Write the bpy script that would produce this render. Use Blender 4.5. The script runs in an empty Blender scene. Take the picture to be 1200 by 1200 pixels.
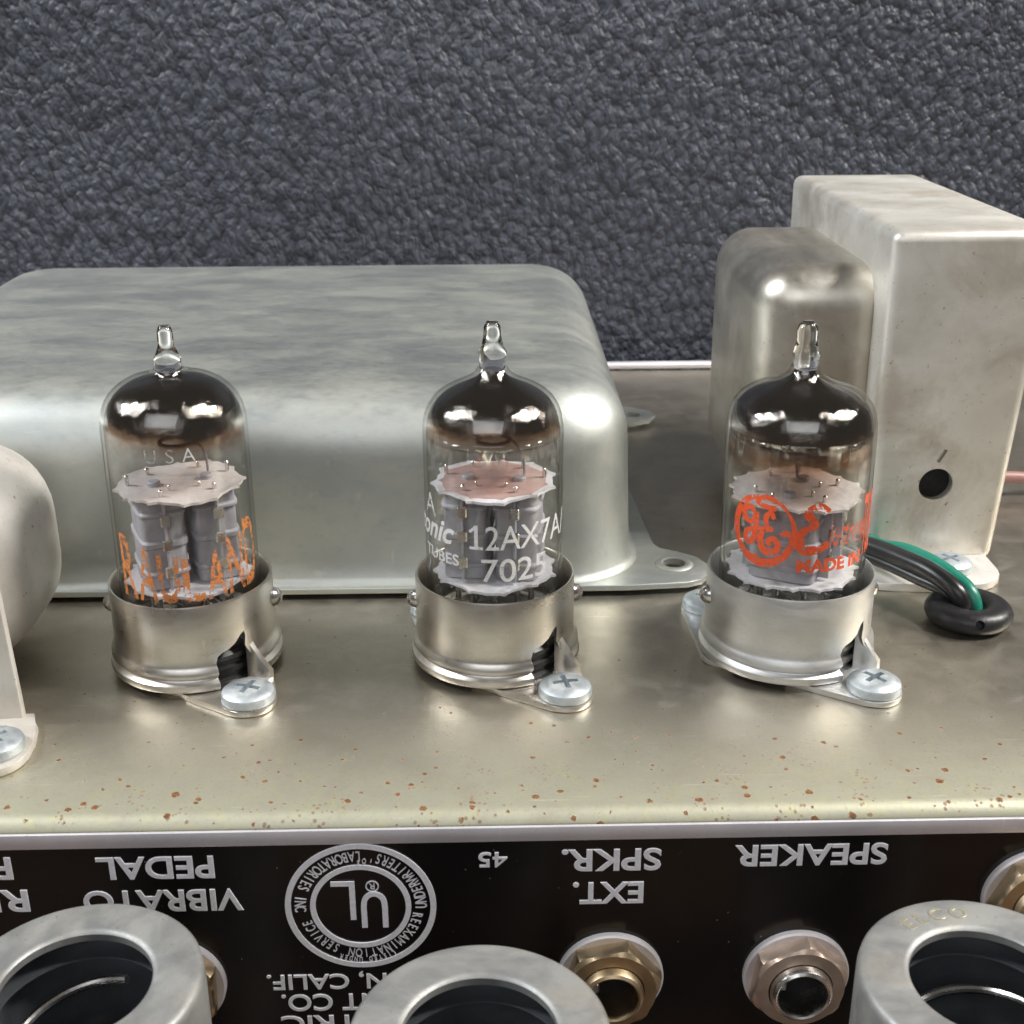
import bpy, bmesh, math, random
from mathutils import Vector, Matrix, noise as mnoise
random.seed(7)
S = 0.001                      # everything below is written in millimetres
R = math.radians
sc = bpy.context.scene
col = sc.collection

# ---------------------------------------------------------------- camera
TH, PS, RO = R(21.7), R(1.15), R(-0.3)
fw = Vector((math.sin(PS)*math.cos(TH), math.cos(PS)*math.cos(TH), -math.sin(TH)))
rt = Vector((math.cos(PS), -math.sin(PS), 0)); up = rt.cross(fw)
rt, up = rt*math.cos(RO)+up*math.sin(RO), up*math.cos(RO)-rt*math.sin(RO)
cam_d = bpy.data.cameras.new('camera'); cam = bpy.data.objects.new('camera', cam_d); col.objects.link(cam)
M3 = Matrix((rt, up, -fw)).transposed()
cam.matrix_world = Matrix.Translation(Vector((-0.9, -179.0, 95.4))*S) @ M3.to_4x4()
cam_d.sensor_width = 36; cam_d.lens = 45.0
cam_d.clip_start = 0.005; cam_d.clip_end = 20
cam_d.dof.use_dof = True; cam_d.dof.focus_distance = 0.186; cam_d.dof.aperture_fstop = 68
sc.camera = cam

# ---------------------------------------------------------------- room light
world = bpy.data.worlds.new('World'); sc.world = world; world.use_nodes = True
bg = world.node_tree.nodes['Background']
bg.inputs['Color'].default_value = (0.64, 0.58, 0.52, 1); bg.inputs['Strength'].default_value = 0.17

def area(name, d, dist, size, power, color):
    l = bpy.data.lights.new(name, 'AREA'); l.energy = power; l.size = size; l.shape = 'DISK'; l.color = color
    o = bpy.data.objects.new(name, l); col.objects.link(o)
    d = Vector(d).normalized(); o.location = d*dist + Vector((0, 0.04, 0))
    o.rotation_euler = d.to_track_quat('Z', 'Y').to_euler()
    if name == 'front_fill': l.shape = 'RECTANGLE'; l.size_y = size*.6
    return o
area('ceiling_lamp', (-.66, -.10, .74), 1.2, .18, 7.5, (.96, .98, 1.0))
area('ceiling_lamp', (-.82, .06, .56), 1.4, .18, 9.0, (.92, .96, 1.0))
area('ceiling_lamp', (.62, -.12, .74), 1.2, .18, 13.0, (1.0, .97, .93))
area('ceiling_lamp', (.80, .04, .56), 1.4, .18, 13.0, (1.0, .95, .88))
area('front_fill', (-.15, -.82, .56), 2.0, 1.7, 10.0, (.93, .96, 1.0))  # added soft fill from the front to brighten upright faces

sc.view_settings.view_transform = 'Standard'; sc.view_settings.look = 'None'
sc.view_settings.exposure = 0.0; sc.view_settings.gamma = 1.0
sc.render.engine = 'CYCLES'
sc.cycles.transparent_max_bounces = 24; sc.cycles.max_bounces = 10
sc.cycles.caustics_reflective = True

# ================================================================ materials
class NT:
    def __init__(s, name):
        s.m = bpy.data.materials.new(name); s.m.use_nodes = True
        s.t = s.m.node_tree; s.b = s.t.nodes['Principled BSDF']; s.out = s.t.nodes['Material Output']
        tc = s.t.nodes.new('ShaderNodeTexCoord'); s.oc = tc.outputs['Object']
    def n(s, kind): return s.t.nodes.new(kind)
    def l(s, a, b): s.t.links.new(a, b)
    def vec(s, sx=1, sy=1, sz=1, rot=(0, 0, 0)):          # object space in millimetres
        m = s.n('ShaderNodeMapping'); m.inputs['Scale'].default_value = (1000*sx, 1000*sy, 1000*sz)
        m.inputs['Rotation'].default_value = rot
        oi = s.n('ShaderNodeObjectInfo'); a = s.n('ShaderNodeVectorMath'); a.operation = 'ADD'
        s.l(s.oc, m.inputs['Vector']); s.l(m.outputs[0], a.inputs[0]); 
        sc_ = s.n('ShaderNodeMath'); sc_.operation = 'MULTIPLY'; sc_.inputs[1].default_value = 37.0
        s.l(oi.outputs['Random'], sc_.inputs[0]); s.l(sc_.outputs[0], a.inputs[1])
        return a.outputs[0]
    def raw(s, sx=1, sy=1, sz=1, rot=(0, 0, 0)):
        m = s.n('ShaderNodeMapping'); m.inputs['Scale'].default_value = (1000*sx, 1000*sy, 1000*sz)
        m.inputs['Rotation'].default_value = rot
        s.l(s.oc, m.inputs['Vector']); return m.outputs[0]
    def noise(s, v, scale, detail=4, rough=.55, dist=0):
        n = s.n('ShaderNodeTexNoise'); n.inputs['Scale'].default_value = scale
        n.inputs['Detail'].default_value = detail; n.inputs['Roughness'].default_value = rough
        n.inputs['Distortion'].default_value = dist
        s.l(v, n.inputs['Vector']); return n.outputs['Fac']
    def vor(s, v, scale, feature='F1', rand=1.0):
        n = s.n('ShaderNodeTexVoronoi'); n.feature = feature; n.inputs['Scale'].default_value = scale
        n.inputs['Randomness'].default_value = rand
        s.l(v, n.inputs['Vector']); return n.outputs['Distance']
    def math(s, op, a, b=None, clamp=False):
        n = s.n('ShaderNodeMath'); n.operation = op; n.use_clamp = clamp
        for i, x in enumerate((a, b)):
            if x is None: continue
            if isinstance(x, (int, float)): n.inputs[i].default_value = x
            else: s.l(x, n.inputs[i])
        return n.outputs[0]
    def rng(s, f, a, b, c=0., d=1.):
        n = s.n('ShaderNodeMapRange'); n.clamp = True
        for k, v in zip(('From Min', 'From Max', 'To Min', 'To Max'), (a, b, c, d)): n.inputs[k].default_value = v
        s.l(f, n.inputs['Value']); return n.outputs[0]
    def mix(s, f, a, b):
        n = s.n('ShaderNodeMix'); n.data_type = 'RGBA'
        if isinstance(f, float): n.inputs[0].default_value = f
        else: s.l(f, n.inputs[0])
        for k, x in ((6, a), (7, b)):
            if isinstance(x, tuple): n.inputs[k].default_value = (*x, 1)
            else: s.l(x, n.inputs[k])
        return n.outputs[2]
    def bump(s, h, dist, strength=1.0, prev=None):
        n = s.n('ShaderNodeBump'); n.inputs['Distance'].default_value = dist*S; n.inputs['Strength'].default_value = strength
        s.l(h, n.inputs['Height'])
        if prev is not None: s.l(prev, n.inputs['Normal'])
        return n.outputs[0]
    def sep(s, v):
        n = s.n('ShaderNodeSeparateXYZ'); s.l(v, n.inputs[0]); return n.outputs
    def set(s, **kw):
        names = dict(color='Base Color', metal='Metallic', rough='Roughness', normal='Normal', ior='IOR', spec='Specular IOR Level',
                     coat='Coat Weight', coatr='Coat Roughness', trans='Transmission Weight', aniso='Anisotropic')
        for k, x in kw.items():
            i = s.b.inputs[names[k]]
            if isinstance(x, tuple): i.default_value = (*x, 1)
            elif isinstance(x, (int, float)): i.default_value = x
            else: s.l(x, i)
        return s

def metal(name, c1, c2, r1=.28, r2=.45, met=1.0, scale=.12, scratch=.01, stretch=(1, 1, 1), rust=0., wave=.35, stain=0., lo=.3, hi=.7):
    t = NT(name); v = t.vec(*stretch)
    n1 = t.noise(v, scale, 5, .6, .3); n2 = t.noise(v, scale*9, 4, .6)
    c = t.mix(t.rng(n1, lo, hi), c1, c2)
    c = t.mix(t.rng(n2, .55, .8, 0, .35), c, tuple(x*.72 for x in c1))
    sv = t.vec(.25, 3.2, .25, (R(20), R(35), R(38))); sc1 = t.rng(t.noise(sv, .9, 3, .6), .66, .74)
    sv2 = t.vec(3.0, .2, .2, (R(-25), R(15), R(-20))); sc2 = t.rng(t.noise(sv2, .9, 3, .6), .68, .75)
    scr = t.math('MAXIMUM', sc1, sc2)
    c = t.mix(t.math('MULTIPLY', scr, .30), c, tuple(min(1, x*1.35) for x in c2))
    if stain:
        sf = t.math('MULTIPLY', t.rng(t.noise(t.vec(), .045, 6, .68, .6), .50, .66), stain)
        c = t.mix(sf, c, (.33, .25, .16))  # brown mottling; on bell and lam it stands in for brown reflections
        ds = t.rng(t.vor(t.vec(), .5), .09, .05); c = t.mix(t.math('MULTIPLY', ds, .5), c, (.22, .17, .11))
    rr = t.math('ADD', t.rng(n1, .3, .7, r1, r2), t.math('MULTIPLY', t.rng(n2, .35, .7), .07))
    m = met
    if rust:
        n3 = t.noise(t.vec(), .55, 6, .7); f = t.rng(n3, .66-rust*.1, .74-rust*.1)
        c = t.mix(f, c, (.20, .085, .025)); 
        m = t.rng(f, 0, 1, met, .1)
    t.set(color=c, metal=m, rough=rr)
    fine = t.noise(v, 3.0, 3, .6)
    nrm = t.bump(fine, scratch, .6)
    big = t.noise(t.vec(), .06, 2, .4)
    t.set(normal=t.bump(big, .5, wave, nrm))
    return t.m

M = {}
# chassis sheet: dull cadmium plate, greenish with rust specks towards its folded front edge
t = NT('chassis_plating'); v = t.raw()
big = t.noise(v, .035, 4, .6, .4); mid = t.noise(v, .22, 5, .62, .5); fine = t.noise(v, 2.2, 4, .6)
xyz = t.sep(v)
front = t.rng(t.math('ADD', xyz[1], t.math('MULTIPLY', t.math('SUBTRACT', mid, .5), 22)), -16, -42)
c = t.mix(t.rng(mid, .3, .7), (.42, .385, .32), (.51, .475, .405))
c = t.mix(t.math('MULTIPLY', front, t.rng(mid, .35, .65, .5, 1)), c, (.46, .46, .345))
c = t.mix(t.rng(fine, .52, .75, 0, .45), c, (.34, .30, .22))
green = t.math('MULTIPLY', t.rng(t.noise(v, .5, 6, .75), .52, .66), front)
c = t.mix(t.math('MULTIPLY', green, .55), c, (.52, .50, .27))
blotch = t.rng(t.noise(v, .07, 3, .6, .8), .55, .72, 0, .45)
c = t.mix(t.math('MULTIPLY', blotch, .6), c, (.34, .30, .23))
spx = t.n('ShaderNodeTexVoronoi'); spx.inputs['Scale'].default_value = .62; t.l(v, spx.inputs['Vector'])
sz = t.n('ShaderNodeSeparateColor'); t.l(spx.outputs['Color'], sz.inputs[0])
wob = t.math('MULTIPLY', t.math('SUBTRACT', t.noise(v, 2.0, 4, .7), .5), .5)
rad = t.math('MULTIPLY', t.math('MULTIPLY', t.math('POWER', sz.outputs[0], 3.2), .36), t.rng(front, 0, .8, .4, 1))
sp = t.rng(t.math('SUBTRACT', t.math('ADD', spx.outputs['Distance'], wob), rad), .03, -.03)
sp = t.math('MULTIPLY', sp, t.rng(sz.outputs[0], .35, .4))
sp2 = t.rng(t.math('ADD', t.vor(v, 1.1), t.math('MULTIPLY', t.math('SUBTRACT', 1.0, t.rng(t.noise(v, .16, 3), .44, .6)), .5)), .36, .22)
sp2 = t.math('MULTIPLY', sp2, front)
spots = t.math('MAXIMUM', sp, t.math('MULTIPLY', sp2, .7))
rustc = t.mix(t.rng(fine, .4, .6), (.12, .045, .016), (.24, .11, .04))
c = t.mix(spots, c, rustc)
sx = t.raw(.12, 2.4, 1, (0, 0, R(24))); scr = t.rng(t.noise(sx, .8, 2, .5), .70, .76, 0, .5)
c = t.mix(scr, c, (.70, .66, .56))
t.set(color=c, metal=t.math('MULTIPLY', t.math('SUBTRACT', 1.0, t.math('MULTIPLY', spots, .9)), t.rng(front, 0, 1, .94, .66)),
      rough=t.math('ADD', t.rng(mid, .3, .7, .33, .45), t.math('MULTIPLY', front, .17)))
b1 = t.bump(fine, .02, .6); b2 = t.bump(spots, .05, .6, b1); t.set(normal=t.bump(big, .9, .25, b2))
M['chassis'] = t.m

M['cover'] = metal('galvanised_cover', (.455, .48, .47), (.54, .555, .51), .42, .54, .92, .075, .02, (.7, 1.3, 1), wave=.14, lo=.38, hi=.64)
M['lam'] = metal('transformer_plate', (.66, .63, .56), (.76, .74, .69), .36, .50, .6, .07, .015, (.8, 1.4, 1), rust=.2, stain=.45, wave=.15)
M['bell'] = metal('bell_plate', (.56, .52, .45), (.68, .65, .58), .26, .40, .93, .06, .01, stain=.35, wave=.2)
M['cream'] = metal('cream_plate', (.60, .575, .53), (.72, .70, .66), .42, .55, .4, .07, .02, rust=.25, stain=.25, wave=.15)
M['nickel'] = metal('nickel_collar', (.64, .605, .55), (.74, .71, .66), .24, .34, 1.0, .12, .008, (1, 1, 3), wave=.06)
M['alu'] = metal('aluminium_collar', (.62, .62, .61), (.74, .74, .73), .36, .50, 1.0, .12, .012, (1, 1, 3), wave=.08)
M['screw'] = metal('zinc_screw', (.48, .54, .58), (.66, .70, .72), .40, .54, .85, .5, .02)
M['shield'] = metal('shield_aluminium', (.26, .265, .265), (.35, .35, .335), .42, .58, .6, .13, .03, (1, 1.6, 1), rust=.05, wave=.1, stain=.3, lo=.38, hi=.62)
M['shield_in'] = metal('shield_liner', (.30, .33, .37), (.40, .43, .47), .3, .4, .9, .16, .01)
M['stamp'] = metal('stamped_brass', (.52, .49, .38), (.60, .57, .46), .35, .5, .8, .3, .02)
M['brass'] = metal('plated_brass', (.46, .35, .21), (.58, .46, .31), .28, .42, 1.0, .3, .012)
M['washer'] = metal('washer_steel', (.58, .55, .56), (.68, .66, .68), .40, .5, .55, .3, .012)
M['steel'] = metal('bright_steel', (.62, .60, .57), (.74, .72, .70), .15, .28, 1.0, .3, .006)
M['border'] = metal('panel_border', (.70, .68, .73), (.78, .76, .80), .36, .46, .55, .1, .01)
M['copper_nut'] = metal('coppery_nut', (.55, .42, .34), (.64, .52, .43), .3, .45, .9, .3, .012)
M['anode'] = metal('anode_grey', (.36, .355, .40), (.47, .465, .51), .5, .65, .15, .4, .03)

def simple(name, c, rough=.5, metal_=0., spec=.5, bumpd=0., bs=1.0):
    t = NT(name); v = t.vec(); n = t.noise(v, bs, 4, .6)
    t.set(color=t.mix(t.rng(n, .3, .7), tuple(x*.82 for x in c), c), rough=t.rng(n, .3, .7, rough*.85, min(1, rough*1.15)), metal=metal_, spec=spec)
    if bumpd: t.set(normal=t.bump(n, bumpd, .8))
    return t.m
M['black'] = simple('black_phenolic', (.012, .011, .011), .35)
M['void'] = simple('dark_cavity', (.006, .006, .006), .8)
M['rubber'] = simple('black_rubber', (.014, .014, .016), .40, bumpd=.05, bs=1.5)
M['cable_black'] = simple('black_insulation', (.012, .012, .013), .36, bs=.15)
M['green'] = simple('green_insulation', (.012, .20, .135), .35)
M['pink'] = simple('pink_insulation', (.36, .19, .17), .45)
M['mica_white'] = simple('white_mica', (.76, .75, .80), .55, bumpd=.06, bs=1.2)
M['mica_grey'] = simple('greyed_mica', (.66, .60, .59), .5, bumpd=.12, bs=.9)
M['mica_reflection'] = simple('pink_reflection_mica', (.50, .34, .32), .4, bumpd=.08, bs=.8)  # pink is the getter's brownish reflection, painted into the mica colour
M['paint_white'] = simple('white_print', (.86, .86, .86), .6, bs=3)
M['letter'] = simple('lettering_grey', (.86, .85, .90), .6, .0, bs=2)
M['table'] = simple('table_wood', (.10, .055, .03), .45, bs=.1)

def worn_print(name, c, keep):
    t = NT(name); v = t.vec(); n = t.noise(v, 2.2, 6, .75)
    t.set(color=t.mix(t.rng(n, .3, .7), tuple(x*.7 for x in c), c), rough=.5)
    tr = t.n('ShaderNodeBsdfTransparent'); mx = t.n('ShaderNodeMixShader')
    t.l(t.rng(t.noise(v, 1.1, 5, .8), keep-.03, keep+.03), mx.inputs[0]); t.l(tr.outputs[0], mx.inputs[1]); t.l(t.b.outputs[0], mx.inputs[2])
    t.l(mx.outputs[0], t.out.inputs[0]); return t.m
M['orange'] = worn_print('orange_print', (.80, .27, .07), .475)
M['red'] = worn_print('red_orange_print', (.88, .11, .03), .41)
M['red_worn'] = worn_print('flaked_red_print', (.86, .12, .04), .50)
M['etch'] = worn_print('etched_white', (.7, .7, .7), .44)
M['paint_white'] = worn_print('white_tube_print', (.86, .86, .86), .37)

# black glossy control panel with dust
t = NT('panel_black'); v = t.raw()
d1 = t.rng(t.vor(v, .45), .06, .03); d2 = t.rng(t.noise(v, .6, 6, .8), .66, .78)
dust = t.math('MAXIMUM', t.math('MULTIPLY', d1, t.rng(t.noise(v, .9, 2), .5, .55)), t.math('MULTIPLY', d2, .35))
c = t.mix(t.rng(t.noise(v, .05, 3), .35, .65), (.006, .005, .005), (.012, .008, .007))
t.set(color=t.mix(t.math('MULTIPLY', dust, .5), c, (.4, .38, .36)), rough=t.rng(t.noise(v, .3, 4), .3, .7, .12, .22), coat=.0, spec=.35, normal=t.bump(t.noise(v, .12, 2), .08, .3))
M['panel'] = t.m

# leather cloth
t = NT('black_leathercloth')
v = t.raw(1, 1, 1)
w = t.n('ShaderNodeTexNoise'); w.inputs['Scale'].default_value = .12; w.inputs['Detail'].default_value = 3; t.l(v, w.inputs['Vector'])
sub = t.n('ShaderNodeVectorMath'); sub.operation = 'SUBTRACT'; sub.inputs[1].default_value = (.5, .5, .5); t.l(w.outputs['Color'], sub.inputs[0])
scl = t.n('ShaderNodeVectorMath'); scl.operation = 'SCALE'; scl.inputs['Scale'].default_value = 4; t.l(sub.outputs[0], scl.inputs[0])
add = t.n('ShaderNodeVectorMath'); add.operation = 'ADD'; t.l(v, add.inputs[0]); t.l(scl.outputs[0], add.inputs[1])
mp = t.n('ShaderNodeMapping'); mp.inputs['Rotation'].default_value = (0, R(-32), 0); mp.inputs['Scale'].default_value = (1.15, 1, .74); t.l(add.outputs[0], mp.inputs['Vector'])
va = t.n('ShaderNodeTexVoronoi'); va.feature = 'SMOOTH_F1'; va.inputs['Scale'].default_value = .40; va.inputs['Smoothness'].default_value = .10; t.l(mp.outputs[0], va.inputs['Vector'])
vb = t.vor(mp.outputs[0], .95); 
h = t.math('SUBTRACT', 1.0, va.outputs['Distance'])
h = t.math('ADD', h, t.math('MULTIPLY', t.math('SUBTRACT', 1.0, vb), .34))
h = t.math('ADD', h, t.math('MULTIPLY', t.noise(v, 2.0, 4, .7), .10))
h = t.math('ADD', h, t.math('MULTIPLY', t.noise(mp.outputs[0], .09, 3, .6), 1.3))
deep = t.rng(va.outputs['Distance'], .35, .8)
t.set(color=t.mix(deep, (.072, .079, .104), (.032, .035, .047)), rough=t.rng(t.noise(v, .9, 4), .3, .7, .42, .58), spec=.45, normal=t.bump(h, 1.05, 1.0))
M['leather'] = t.m

# thin clear glass: reflection from Fresnel, slightly dimmer where seen edge-on
def glass(name, tint=(.97, .97, .96), edge=(.82, .82, .80)):
    t = NT(name); lw = t.n('ShaderNodeLayerWeight'); lw.inputs['Blend'].default_value = .5
    fa = lw.outputs['Facing']
    fr = t.math('ADD', .045, t.math('MULTIPLY', t.math('POWER', fa, 5.0), .8))
    col_ = t.mix(t.rng(fa, .6, .98), tint, edge)
    tr = t.n('ShaderNodeBsdfTransparent'); t.l(col_, tr.inputs[0])
    gl = t.n('ShaderNodeBsdfGlossy'); gl.inputs['Roughness'].default_value = .03
    bn = t.bump(t.noise(t.vec(1, 1, .25), .10, 2, .5), .25, .5); t.l(bn, gl.inputs['Normal'])
    mx = t.n('ShaderNodeMixShader'); t.l(fr, mx.inputs[0]); t.l(tr.outputs[0], mx.inputs[1]); t.l(gl.outputs[0], mx.inputs[2])
    t.l(mx.outputs[0], t.out.inputs[0]); return t.m
M['glass'] = glass('clear_glass')
t = NT('solid_glass'); t.set(color=(1, 1, 1), trans=1.0, rough=.02, ior=1.5); M['tip'] = t.m

def flash(name, z0, wob, tilt=0., warm=2.5):       # vapour-deposited getter mirror, thinning to brown at its lower edge z0 (mm)
    t = NT(name); v = t.raw(); x = t.sep(v); z0 = z0-5.65
    n = t.noise(v, .16, 5, .6, .5)
    zz = t.math('ADD', t.math('ADD', x[2], t.math('MULTIPLY', t.math('SUBTRACT', n, .5), wob)), t.math('MULTIPLY', x[0], tilt))
    body = t.rng(zz, z0, z0+1.6); fringe = t.rng(zz, z0-2.6, z0+.6)
    cc = t.mix(t.rng(zz, z0, z0+warm), (.40, .23, .15), (.20, .185, .175))  # coppery lower band: a warm reflection painted into the mirror colour
    t.set(color=cc, metal=1.0, rough=t.rng(t.noise(v, .5, 4), .3, .7, .03, .11),
          normal=t.bump(t.noise(v, .5, 6, .7, .8), .30, .42))
    tr = t.n('ShaderNodeBsdfTransparent'); t.l(t.mix(fringe, (1., 1., 1.), (.55, .36, .25)), tr.inputs[0])
    mx = t.n('ShaderNodeMixShader'); t.l(body, mx.inputs[0]); t.l(tr.outputs[0], mx.inputs[1]); t.l(t.b.outputs[0], mx.inputs[2])
    t.l(mx.outputs[0], t.out.inputs[0]); return t.m

# ================================================================ mesh helpers
def empty(name, loc, label=None, cat=None, group=None, rot=(0, 0, 0)):
    o = bpy.data.objects.new(name, None); o.empty_display_size = .005; col.objects.link(o)
    o.location = Vector(loc)*S; o.rotation_euler = rot
    tag(o, label, cat, group); return o
def tag(o, label=None, cat=None, group=None, kind=None):
    for k, x in (('label', label), ('category', cat), ('group', group), ('kind', kind)):
        if x: o[k] = x
    return o
def build(name, bm, m, parent=None, angle=35, loc=None, scale=True):
    if scale: bmesh.ops.scale(bm, vec=(S, S, S), verts=bm.verts)
    bmesh.ops.recalc_face_normals(bm, faces=bm.faces)
    me = bpy.data.meshes.new(name); bm.to_mesh(me); bm.free()
    return link(name, me, m, parent, angle, loc)
def link(name, me, m, parent=None, angle=35, loc=None):
    for p in me.polygons: p.use_smooth = True
    me.set_sharp_from_angle(angle=R(angle))
    me.materials.clear(); me.materials.append(m)
    o = bpy.data.objects.new(name, me); col.objects.link(o)
    if parent: o.parent = parent
    if loc: o.location = Vector(loc)*S
    return o
def lathe(prof, seg=64, close=False, bm=None, c=(0, 0)):
    bm = bm or bmesh.new(); rings = []
    for r, z in prof:
        if r < 1e-6: rings.append([bm.verts.new((c[0], c[1], z))])
        else: rings.append([bm.verts.new((c[0]+r*math.cos(2*math.pi*i/seg), c[1]+r*math.sin(2*math.pi*i/seg), z)) for i in range(seg)])
    pairs = list(zip(rings, rings[1:])) + ([(rings[-1], rings[0])] if close else [])
    for a, b in pairs:
        for i in range(seg):
            j = (i+1) % seg
            if len(a) == 1 and len(b) == 1: continue
            if len(a) == 1: bm.faces.new((a[0], b[i], b[j]))
            elif len(b) == 1: bm.faces.new((a[i], a[j], b[0]))
            else: bm.faces.new((a[i], a[j], b[j], b[i]))
    return bm
def loft(loops, cap0=True, cap1=True, bm=None):
    bm = bm or bmesh.new(); rs = [[bm.verts.new(p) for p in lp] for lp in loops]; n = len(rs[0])
    for a, b in zip(rs, rs[1:]):
        for i in range(n): bm.faces.new((a[i], a[(i+1) % n], b[(i+1) % n], b[i]))
    if cap0: bm.faces.new(rs[0][::-1])
    if cap1: bm.faces.new(rs[-1])
    return bm
def rrect(x0, x1, y0, y1, r, z, n=8):
    pts = []
    for cx, cy, a0 in ((x1-r, y1-r, 0), (x0+r, y1-r, 90), (x0+r, y0+r, 180), (x1-r, y0+r, 270)):
        for k in range(n+1):
            a = R(a0+90*k/n); pts.append((cx+r*math.cos(a), cy+r*math.sin(a), z))
    return pts
def prism(outline, z0, z1, bev=0.):
    bm = loft([[(x, y, z0) for x, y in outline], [(x, y, z1) for x, y in outline]])
    if bev:
        es = [e for e in bm.edges if abs(e.verts[0].co.z-e.verts[1].co.z) < 1e-6]
        bmesh.ops.bevel(bm, geom=es, offset=bev, segments=2, affect='EDGES', profile=.5)
    return bm
def box(x0, x1, y0, y1, z0, z1, bev=0., seg=3, bm=None):
    b = bmesh.new()
    bmesh.ops.create_cube(b, size=1, matrix=Matrix.Translation(((x0+x1)/2, (y0+y1)/2, (z0+z1)/2)) @ Matrix.Diagonal((x1-x0, y1-y0, z1-z0, 1)))
    if bev: bmesh.ops.bevel(b, geom=list(b.edges), offset=bev, segments=seg, affect='EDGES', profile=.5)
    if bm is None: return b
    me = bpy.data.meshes.new('tmp'); b.to_mesh(me); b.free(); bm.from_mesh(me); bpy.data.meshes.remove(me); return bm
def join(*bms):
    out = bmesh.new()
    for b in bms:
        me = bpy.data.meshes.new('tmp'); b.to_mesh(me); b.free(); out.from_mesh(me); bpy.data.meshes.remove(me)
    return out
def tube(pts, r, seg=14, sub=10):
    P = [Vector(p) for p in pts]; path = []
    for i in range(len(P)-1):
        p0, p1, p2, p3 = P[max(i-1, 0)], P[i], P[i+1], P[min(i+2, len(P)-1)]
        for k in range(sub):
            t = k/sub
            path.append(.5*((2*p1)+(p2-p0)*t+(2*p0-5*p1+4*p2-p3)*t*t+(3*p1-p0-3*p2+p3)*t**3))
    path.append(P[-1]); loops = []; nrm = None
    for i, p in enumerate(path):
        d = (path[min(i+1, len(path)-1)]-path[max(i-1, 0)]).normalized()
        if nrm is None: nrm = d.orthogonal().normalized()
        nrm = (nrm-d*nrm.dot(d)).normalized(); b = d.cross(nrm)
        loops.append([p+r*(math.cos(2*math.pi*k/seg)*nrm+math.sin(2*math.pi*k/seg)*b) for k in range(seg)])
    return loft(loops)
def boolean(bm, cutters, angle=35):
    """subtract cutter bmeshes (mm) from bm (mm); returns a mesh in metres"""
    def tmp(b):
        bmesh.ops.recalc_face_normals(b, faces=b.faces)
        me = bpy.data.meshes.new('tmp'); b.to_mesh(me); b.free()
        o = bpy.data.objects.new('tmp', me); col.objects.link(o); return o
    a = tmp(bm); cs = [tmp(c) for c in cutters]
    for c in cs:
        m = a.modifiers.new('b', 'BOOLEAN'); m.operation = 'DIFFERENCE'; m.solver = 'EXACT'; m.object = c
    bpy.context.view_layer.update()
    me = bpy.data.meshes.new_from_object(a.evaluated_get(bpy.context.evaluated_depsgraph_get()))
    for o in [a]+cs:
        d = o.data; bpy.data.objects.remove(o); bpy.data.meshes.remove(d)
    me.transform(Matrix.Diagonal((S, S, S, 1))); return me
def hull(points):
    pts = sorted(set((round(x, 4), round(y, 4)) for x, y in points)); 
    def half(p):
        h = []
        for q in p:
            while len(h) > 1 and (h[-1][0]-h[-2][0])*(q[1]-h[-2][1])-(h[-1][1]-h[-2][1])*(q[0]-h[-2][0]) <= 0: h.pop()
            h.append(q)
        return h[:-1]
    return half(pts)+half(pts[::-1])
def circ(cx, cy, r, n=32, a0=0, a1=360): return [(cx+r*math.cos(R(a0+(a1-a0)*i/n)), cy+r*math.sin(R(a0+(a1-a0)*i/n))) for i in range(n)]

# ---------------------------------------------------------------- lettering
def text_bm(body, size, bold=0., shear=0., space=1., align='LEFT', extrude=0., bevel=0.):
    """2-D text in mm (cap height = size), optionally extruded along z"""
    cu = bpy.data.curves.new('tmp', 'FONT'); cu.body = body; cu.size = size/0.70; cu.shear = shear; cu.offset = bold
    cu.space_character = space; cu.align_x = align; cu.extrude = extrude; cu.bevel_depth = bevel; cu.bevel_resolution = 1; cu.resolution_u = 5
    o = bpy.data.objects.new('tmp', cu); col.objects.link(o); bpy.context.view_layer.update()
    me = bpy.data.meshes.new_from_object(o.evaluated_get(bpy.context.evaluated_depsgraph_get()))
    bpy.data.objects.remove(o); bpy.data.curves.remove(cu)
    bm = bmesh.new(); bm.from_mesh(me); bpy.data.meshes.remove(me); return bm
def stroke(pts, w, closed=False, sub=6):
    """flat ribbon of width w (number or list) along a smoothed 2-D polyline"""
    P = [Vector((x, y)) for x, y in pts]; n = len(P); path = []; ws = []
    W = w if isinstance(w, (list, tuple)) else [w]*n
    rngi = range(n) if closed else range(n-1)
    for i in rngi:
        g = (lambda k: P[k % n]) if closed else (lambda k: P[min(max(k, 0), n-1)])
        p0, p1, p2, p3 = g(i-1), g(i), g(i+1), g(i+2)
        for k in range(sub):
            t = k/sub; path.append(.5*((2*p1)+(p2-p0)*t+(2*p0-5*p1+4*p2-p3)*t*t+(3*p1-p0-3*p2+p3)*t**3))
            ws.append(W[i]*(1-t)+W[(i+1) % n]*t)
    if not closed: path.append(P[-1]); ws.append(W[-1])
    bm = bmesh.new(); L = []; m = len(path)
    for i, p in enumerate(path):
        a, b = (path[(i+1) % m], path[i-1]) if closed else (path[min(i+1, m-1)], path[max(i-1, 0)])
        d = (a-b).normalized() if (a-b).length > 1e-9 else Vector((1, 0)); nn = Vector((-d.y, d.x))*ws[i]/2
        L.append((bm.verts.new((*(p+nn), 0)), bm.verts.new((*(p-nn), 0))))
    for i in range(m if closed else m-1):
        (a, b), (c, d) = L[i], L[(i+1) % m]; bm.faces.new((a, b, d, c))
    return bm
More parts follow.
